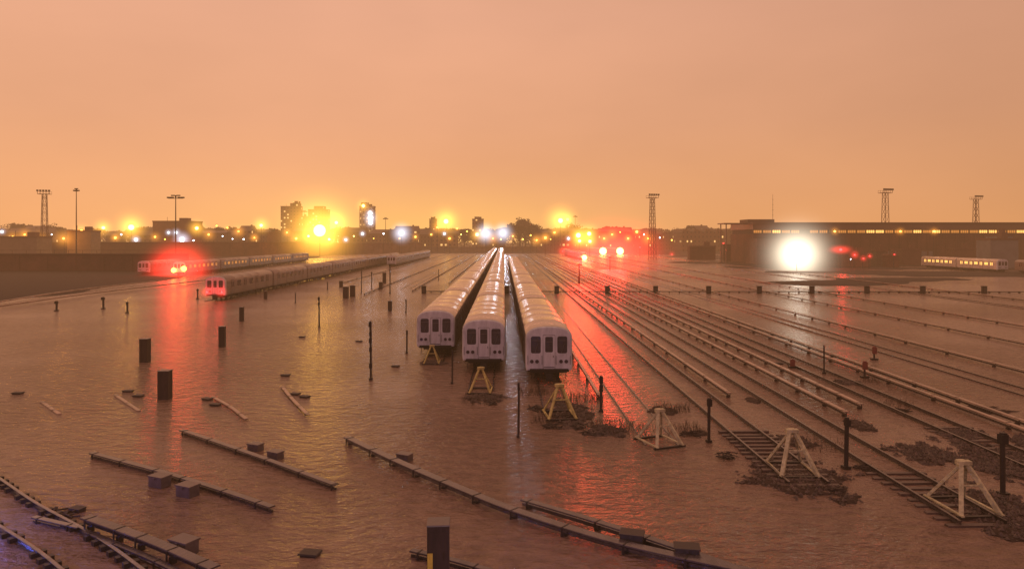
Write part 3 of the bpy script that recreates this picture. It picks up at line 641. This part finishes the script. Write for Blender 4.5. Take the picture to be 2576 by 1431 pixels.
for q in (-.43,-.2,0,.2,.43): b.box((ww*q,-0.06,0),(0.12,0.1,(zu-zl)*0.66))
meL=b.mesh('clerestory_window',[M['litwin'],M['under']]); meD=b.mesh('clerestory_window',[M['litdim'],M['under']]); meO=b.mesh('clerestory_window',[M['glass'],M['under']])
for i in range(nb):
    q=random.random(); obj('clerestory_window',meL if q<.3 else (meD if q<.9 else meO),r,(-w/2+ww*(i+.5),0.4,(zl+zu)/2))
b=MB(); b.box((-w/2+6,-3,Z(600,d)/2),(14,8,Z(600,d))); b.box((-w/2+4,8,Ht+0.8),(10,10,1.3)); obj('annex',b.mesh('annex',M['concrete']),r)
b=MB(); b.box((-w/2-5,4,Ht-0.2),(12,9,0.4)); [b.beam((-w/2-10,yy,0),(-w/2-10,yy,Ht-.4),0.35) for yy in (0.5,7.5)]; obj('canopy',b.mesh('canopy',M['metalroof']),r)
for i in range(7):
    b=MB(); b.box((0,0,2.2),(4.2,0.12,4.4)); [b.box((0,-0.08,0.6+q*0.9),(4.0,0.05,0.06)) for q in range(5)]; obj('roller_door',b.mesh('roller_door',M['hut']),r,(-w/2+26+i*13,-0.1,0.3))
# ---------------------------------------------------------------- trees
def treemesh(seed,h,rr):
    rd=random.Random(seed); t=MB(); t.beam((0,0,0),(0,0,h*0.45),h*0.07,n=8,w2=h*0.045); cl=[]
    for i in range(9):
        a=rd.uniform(0,6.28); q=rr*rd.uniform(.3,.85); z=h*rd.uniform(.5,.92); p=(q*math.cos(a),q*math.sin(a),z); t.beam((0,0,h*rd.uniform(.3,.45)),p,h*0.028,n=6,w2=h*0.008); cl.append((p,rr*rd.uniform(.28,.5)))
    cl.append(((0,0,h*.85),rr*.5)); c=MB()
    for p,q in cl:
        for i in range(150):
            v=Vector((rd.gauss(0,1),rd.gauss(0,1),rd.gauss(0,.8))).normalized()*q*(rd.random()**0.4); s=rd.uniform(.18,.5); u=Vector((rd.uniform(-1,1),rd.uniform(-1,1),rd.uniform(-1,1))).normalized()*s; k=u.cross(Vector((rd.uniform(-1,1),rd.uniform(-1,1),1))).normalized()*s*.7; o=Vector(p)+v
            c._add([o-u,o-k,o+u,o+k],[(0,1,2,3)])
    return t.mesh('trunk',M['bark']),c.mesh('crown',M['leaf'])
TM=[treemesh(i,12,r_) for i,r_ in enumerate((5,4.2,5.8,3.6))]
def tree(x,y,s,i):
    r=empty('tree',(x,y,0),random.uniform(0,6),'distant dark leafy tree on the skyline','tree','trees along the skyline'); r.scale=(s,s,s)
    obj('trunk',TM[i][0],r); obj('crown',TM[i][1],r)
for px,yt in ((25,566),(50,562),(75,564),(100,568),(135,566),(150,570),(550,570),(590,570),(620,572),(1308,552),(1322,550),(1338,562),(1352,568),(1235,574),(1070,573),(1110,575),(1140,575),(1455,566),(1475,574),(1700,576),(1380,576),(860,574),(990,576),(360,574),(240,575),(500,572),(1740,572),(1800,573),(680,574),(1025,578),(1168,576),(1410,572)):
    d=random.uniform(520,600); h=Z(yt,d); tree(X(px,d),d,h/12,random.randrange(4))
rd=random.Random(3); c=MB()
for i in range(26000):
    px=rd.uniform(-100,2000); d=rd.uniform(680,760); x=X(px,d); top=Z(577+7*noise.noise((px*0.012,0,0))*2+4*noise.noise((px*0.06,1,0)),d); z=top*math.sqrt(rd.random())
    s=rd.uniform(.5,1.3); o=Vector((x,d,z)); u=Vector((rd.uniform(-1,1),rd.uniform(-.5,.5),rd.uniform(-1,1))).normalized()*s; k=u.cross(Vector((0,1,rd.uniform(-.3,.3)))).normalized()*s*.8
    c._add([o-u,o-k,o+u,o+k],[(0,1,2,3)])
obj('far_woodland',c.mesh('far_woodland',M['leaf']),label='far mass of dark trees along the horizon',kind='stuff')
# ---------------------------------------------------------------- lamps
def bulbmesh(k): return uvs().mesh('bulb',E[k],True)
BM={k:bulbmesh(k) for k in E}
def glow(parent,loc,col,R,e0,p=3.0,sc=(1,1,1)):  # adds a glowing sphere that stands in for the lamp's halo
    o=obj('glow_halo',uvs(1,24,14).mesh('glow_halo',glowmat(col,e0,R,p)),parent,loc); o.scale=(R*sc[0],R*sc[1],R*sc[2])
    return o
def plight(parent,loc,col,W,rad=0.4):
    l=bpy.data.lights.new('lamp_light','POINT'); l.energy=W; l.color=col; l.shadow_soft_size=rad
    o=bpy.data.objects.new('lamp_light',l); coll.objects.link(o); o.parent=parent; o.location=loc; return o
LB={'y':'street lamp glowing yellow through the rain','w':'street lamp glowing cool white','h':'powerful white floodlight glaring through mist','o':'amber street lamp in the rain','r':'red signal lamp shining'}
def lamp(px,py,d,k,core,halo,e0,W=0,p=3.0,label=None,gcol=None,rad=1.2,sc=(1,1,1)):
    s=d/F; x=X(px,d); z=Z(py,d); r=empty('street_lamp',(x,d,0),0,label or LB[k],'street lamp','lit lamps around the yard')
    b=MB(); b.beam((0,0.5,0),(0,0.5,z+0.3),0.3,n=8,w2=0.16); b.beam((0,0.5,z+0.3),(0,-0.1,z+0.3+core*s),0.14,n=6); b.box((0,0,z+core*s+0.12),(0.9,0.7,0.22)); obj('pole',b.mesh('pole',M['steel']),r)
    o=obj('bulb',BM[k],r,(0,0,z)); o.scale=(core*s,)*3
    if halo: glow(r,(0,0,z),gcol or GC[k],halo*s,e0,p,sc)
    if W: plight(r,(0,-core*s-0.5,z),GC[k],W,rad)
    return r
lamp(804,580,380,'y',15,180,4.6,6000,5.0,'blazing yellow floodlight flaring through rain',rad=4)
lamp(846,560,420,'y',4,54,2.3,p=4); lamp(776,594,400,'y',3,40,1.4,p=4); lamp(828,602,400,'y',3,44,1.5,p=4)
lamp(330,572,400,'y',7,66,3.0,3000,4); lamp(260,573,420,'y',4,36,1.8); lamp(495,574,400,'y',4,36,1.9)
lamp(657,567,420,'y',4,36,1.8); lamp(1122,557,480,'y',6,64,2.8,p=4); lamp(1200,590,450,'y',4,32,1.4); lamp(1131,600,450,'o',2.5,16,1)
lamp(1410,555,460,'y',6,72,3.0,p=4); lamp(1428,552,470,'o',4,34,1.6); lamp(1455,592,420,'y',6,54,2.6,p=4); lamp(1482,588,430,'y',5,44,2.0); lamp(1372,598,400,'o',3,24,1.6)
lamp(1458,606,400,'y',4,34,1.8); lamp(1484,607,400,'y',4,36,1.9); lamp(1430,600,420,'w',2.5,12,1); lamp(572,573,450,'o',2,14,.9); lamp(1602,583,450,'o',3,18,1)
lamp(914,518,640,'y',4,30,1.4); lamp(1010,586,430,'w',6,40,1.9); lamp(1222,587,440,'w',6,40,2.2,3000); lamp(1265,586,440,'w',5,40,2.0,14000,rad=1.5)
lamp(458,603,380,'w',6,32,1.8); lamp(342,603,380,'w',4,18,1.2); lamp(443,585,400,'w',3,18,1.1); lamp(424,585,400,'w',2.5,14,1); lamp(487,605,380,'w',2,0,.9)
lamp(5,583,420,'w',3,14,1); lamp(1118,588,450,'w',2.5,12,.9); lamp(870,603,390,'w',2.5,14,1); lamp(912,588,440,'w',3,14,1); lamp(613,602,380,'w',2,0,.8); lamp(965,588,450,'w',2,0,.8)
lamp(160,600,325,'o',2.5,38,1.1,2500); lamp(100,597,340,'o',2,30,.9); lamp(545,568,450,'o',2,0,.7); lamp(1085,590,450,'o',2,12,.8); lamp(1150,575,500,'o',2,12,.8); lamp(1315,602,450,'o',2,0,.8)  # first amber lamp here is added to wash the left wall warm
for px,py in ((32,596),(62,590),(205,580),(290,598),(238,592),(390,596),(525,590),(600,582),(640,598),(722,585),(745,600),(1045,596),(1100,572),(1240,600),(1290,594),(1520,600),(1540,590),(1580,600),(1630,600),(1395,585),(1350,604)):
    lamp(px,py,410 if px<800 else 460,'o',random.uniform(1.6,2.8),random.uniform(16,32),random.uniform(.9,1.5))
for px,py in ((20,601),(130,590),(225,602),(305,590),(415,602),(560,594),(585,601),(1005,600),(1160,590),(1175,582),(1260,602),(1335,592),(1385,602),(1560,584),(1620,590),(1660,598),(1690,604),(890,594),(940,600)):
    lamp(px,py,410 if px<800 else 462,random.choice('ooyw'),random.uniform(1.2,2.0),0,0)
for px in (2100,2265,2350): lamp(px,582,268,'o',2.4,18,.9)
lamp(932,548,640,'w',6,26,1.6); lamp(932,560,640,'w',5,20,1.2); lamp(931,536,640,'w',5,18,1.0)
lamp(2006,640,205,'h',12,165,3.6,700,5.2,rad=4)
def tl(root,x,z,k,r,R,e0,W=0,gc=None,y=-0.25,p=3.0,rad=0.6):
    o=obj('tail_light' if k=='r' else 'headlight',BM[k],root,(x,y,z)); o.scale=(r,r,r)
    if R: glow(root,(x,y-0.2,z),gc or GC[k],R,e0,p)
    if W: plight(root,(x,y-rad-0.6,z+0.5),gc or GC[k],W,rad)
RED=(1.0,0.03,0.02)
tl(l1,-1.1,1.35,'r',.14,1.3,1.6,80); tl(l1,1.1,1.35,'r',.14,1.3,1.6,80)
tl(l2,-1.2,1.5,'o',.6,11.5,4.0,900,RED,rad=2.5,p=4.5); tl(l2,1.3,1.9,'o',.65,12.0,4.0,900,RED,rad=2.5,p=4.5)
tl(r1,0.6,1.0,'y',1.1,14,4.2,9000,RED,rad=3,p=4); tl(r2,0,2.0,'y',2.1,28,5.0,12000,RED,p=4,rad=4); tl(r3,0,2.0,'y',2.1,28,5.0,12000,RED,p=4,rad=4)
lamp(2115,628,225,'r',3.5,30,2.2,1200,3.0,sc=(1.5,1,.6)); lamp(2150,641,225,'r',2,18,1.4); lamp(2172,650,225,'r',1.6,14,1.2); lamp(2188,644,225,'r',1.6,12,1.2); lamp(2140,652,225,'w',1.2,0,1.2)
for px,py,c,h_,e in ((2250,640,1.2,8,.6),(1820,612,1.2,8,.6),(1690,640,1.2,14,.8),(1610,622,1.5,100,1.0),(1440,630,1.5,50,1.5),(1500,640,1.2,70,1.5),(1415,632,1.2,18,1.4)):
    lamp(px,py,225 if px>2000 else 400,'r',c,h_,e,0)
lamp(1535,650,220,'r',1.0,190,1.0,12000,2.2,'added red lamp washing the wet tracks with red light',rad=5,sc=(1.2,1,.7))  # added lamp: spreads the red wash over the water
lamp(1458,668,150,'r',1.0,90,0.5,5000,2.2,'added red lamp washing the wet tracks with red light',rad=3)  # second added lamp, nearer, for red light on water and trains
for i,(loc,W,c) in enumerate((((-17.5,22.5,1.3),320,(0.06,0.16,1.0)),((2,-10,12),4400,(0.70,0.72,0.86)),((2.5,16.5,1.2),180,(0.07,0.18,1.0)),((-13,17.5,1.3),200,(0.06,0.16,1.0)))):  # unseen lamps: one cools the train fronts, blue ones added for rail glints
    r=empty('unseen_lamp',(loc[0],loc[1],0),0,'unseen lamp on a pole casting cool light into view','lamp','unseen cool lamps outside the view')
    b=MB(); b.beam((0,0,-.3),(0,0,loc[2]+.5),0.10,n=8); b.box((0,0,loc[2]+0.45),(0.4,0.3,0.10)); obj('pole',b.mesh('pole',M['steel']),r); plight(r,(0,0,loc[2]),c,W,0.15)
# ---------------------------------------------------------------- sky dome + thin even haze
R_=1500.0; SG=0.0007; HAZE=(0.66,0.29,0.115); TR=math.exp(-SG*R_)
m=bpy.data.materials.new('night_sky'); m.use_nodes=True; nt=m.node_tree; nt.nodes.clear(); N=nt.nodes; L=nt.links
tc=N.new('ShaderNodeTexCoord'); nm=N.new('ShaderNodeVectorMath'); nm.operation='NORMALIZE'; L.new(tc.outputs['Object'],nm.inputs[0]); sp=N.new('ShaderNodeSeparateXYZ'); L.new(nm.outputs[0],sp.inputs[0])
cr=N.new('ShaderNodeValToRGB'); el=cr.color_ramp.elements; el[0].position=0; el[0].color=(0.90,0.41,0.16,1); el[1].position=1; el[1].color=(0.54,0.29,0.19,1)
for p,c in ((0.03,(0.90,0.41,0.165,1)),(0.08,(0.87,0.405,0.185,1)),(0.16,(0.82,0.395,0.215,1)),(0.30,(0.80,0.40,0.25,1)),(0.5,(0.72,0.37,0.24,1))):
    e=el.new(p); e.color=c
L.new(sp.outputs[2],cr.inputs[0])
mp=N.new('ShaderNodeMapping'); mp.inputs['Scale'].default_value=(1.2,1.2,3.0); L.new(nm.outputs[0],mp.inputs[0]); cn=N.new('ShaderNodeTexNoise'); cn.inputs['Scale'].default_value=2.2; cn.inputs['Detail'].default_value=4; L.new(mp.outputs[0],cn.inputs['Vector'])
mr=N.new('ShaderNodeMapRange'); mr.inputs[1].default_value=0.3; mr.inputs[2].default_value=0.7; mr.inputs[3].default_value=0.94; mr.inputs[4].default_value=1.04; L.new(cn.outputs['Fac'],mr.inputs[0])
ax=N.new('ShaderNodeMapRange'); ax.inputs[1].default_value=-0.1; ax.inputs[2].default_value=0.6; ax.inputs[3].default_value=1.02; ax.inputs[4].default_value=0.80; L.new(sp.outputs[0],ax.inputs[0])
m1=N.new('ShaderNodeMath'); m1.operation='MULTIPLY'; L.new(mr.outputs[0],m1.inputs[0]); L.new(ax.outputs[0],m1.inputs[1])
vm=N.new('ShaderNodeVectorMath'); vm.operation='SCALE'; L.new(cr.outputs[0],vm.inputs[0]); L.new(m1.outputs[0],vm.inputs['Scale'])
bk=N.new('ShaderNodeMapRange'); bk.inputs[1].default_value=0.15; bk.inputs[2].default_value=-0.5; L.new(sp.outputs[1],bk.inputs[0])
mx=N.new('ShaderNodeMix'); mx.data_type='RGBA'; L.new(bk.outputs[0],mx.inputs['Factor']); L.new(vm.outputs[0],mx.inputs['A']); mx.inputs['B'].default_value=(0.22,0.17,0.175,1)
gd=N.new('ShaderNodeVectorMath'); gd.operation='DOT_PRODUCT'; gd.inputs[1].default_value=Vector((-0.14,1,0.0)).normalized(); L.new(nm.outputs[0],gd.inputs[0])
gp_=N.new('ShaderNodeMath'); gp_.operation='POWER'; gp_.inputs[1].default_value=28; L.new(gd.outputs['Value'],gp_.inputs[0])
ez=N.new('ShaderNodeMapRange'); ez.interpolation_type='SMOOTHSTEP'; ez.inputs[1].default_value=0.12; ez.inputs[2].default_value=0.0; L.new(sp.outputs[2],ez.inputs[0])
gm_=N.new('ShaderNodeMath'); gm_.operation='MULTIPLY'; L.new(gp_.outputs[0],gm_.inputs[0]); L.new(ez.outputs[0],gm_.inputs[1])
gs=N.new('ShaderNodeVectorMath'); gs.operation='SCALE'; gs.inputs[0].default_value=(0.18,0.14,0.0); L.new(gm_.outputs[0],gs.inputs['Scale'])
a1=N.new('ShaderNodeVectorMath'); L.new(mx.outputs['Result'],a1.inputs[0]); L.new(gs.outputs[0],a1.inputs[1])
sb=N.new('ShaderNodeVectorMath'); sb.operation='SUBTRACT'; sb.inputs[1].default_value=tuple(h*(1-TR) for h in HAZE); L.new(a1.outputs[0],sb.inputs[0])
mxx=N.new('ShaderNodeVectorMath'); mxx.operation='MAXIMUM'; mxx.inputs[1].default_value=(0.001,0.001,0.001); L.new(sb.outputs[0],mxx.inputs[0])
em=N.new('ShaderNodeEmission'); em.inputs[1].default_value=1/TR; L.new(mxx.outputs[0],em.inputs[0]); oo=N.new('ShaderNodeOutputMaterial'); L.new(em.outputs[0],oo.inputs[0])
try: m.cycles.emission_sampling='NONE'
except Exception: pass
obj('sky',uvs(R_,96,48).mesh('sky',m,True),label='glowing orange overcast night sky',kind='structure')
wd=bpy.data.worlds.new('World'); scene.world=wd; wd.use_nodes=True; nt=wd.node_tree; N=nt.nodes; L=nt.links; bg=N['Background']
sky=N.new('ShaderNodeTexSky'); sky.sky_type='NISHITA'; sky.sun_disc=False; sky.sun_elevation=math.radians(-4); sky.sun_rotation=math.radians(180)
L.new(sky.outputs[0],bg.inputs[0]); bg.inputs[1].default_value=0.03
ab=N.new('ShaderNodeVolumeAbsorption'); ab.inputs['Color'].default_value=(0,0,0,1); ab.inputs['Density'].default_value=SG
ve=N.new('ShaderNodeEmission'); ve.inputs[0].default_value=(*HAZE,1); ve.inputs[1].default_value=SG
av=N.new('ShaderNodeAddShader'); L.new(ab.outputs[0],av.inputs[0]); L.new(ve.outputs[0],av.inputs[1]); L.new(av.outputs[0],N['World Output'].inputs['Volume'])
try: wd.cycles.homogeneous_volume=True
except Exception: pass
try: wd.cycles.volume_step_size=200.0
except Exception: pass
# ---------------------------------------------------------------- camera
cd=bpy.data.cameras.new('camera'); cam=bpy.data.objects.new('camera',cd); coll.objects.link(cam); scene.camera=cam
cam.location=(0,0,H); cam.rotation_euler=(math.radians(90),0,0); cd.sensor_width=36; cd.lens=36*F/2576; cd.shift_y=-(715.5-HZ)/2576; cd.clip_end=9000; cd.clip_start=0.1
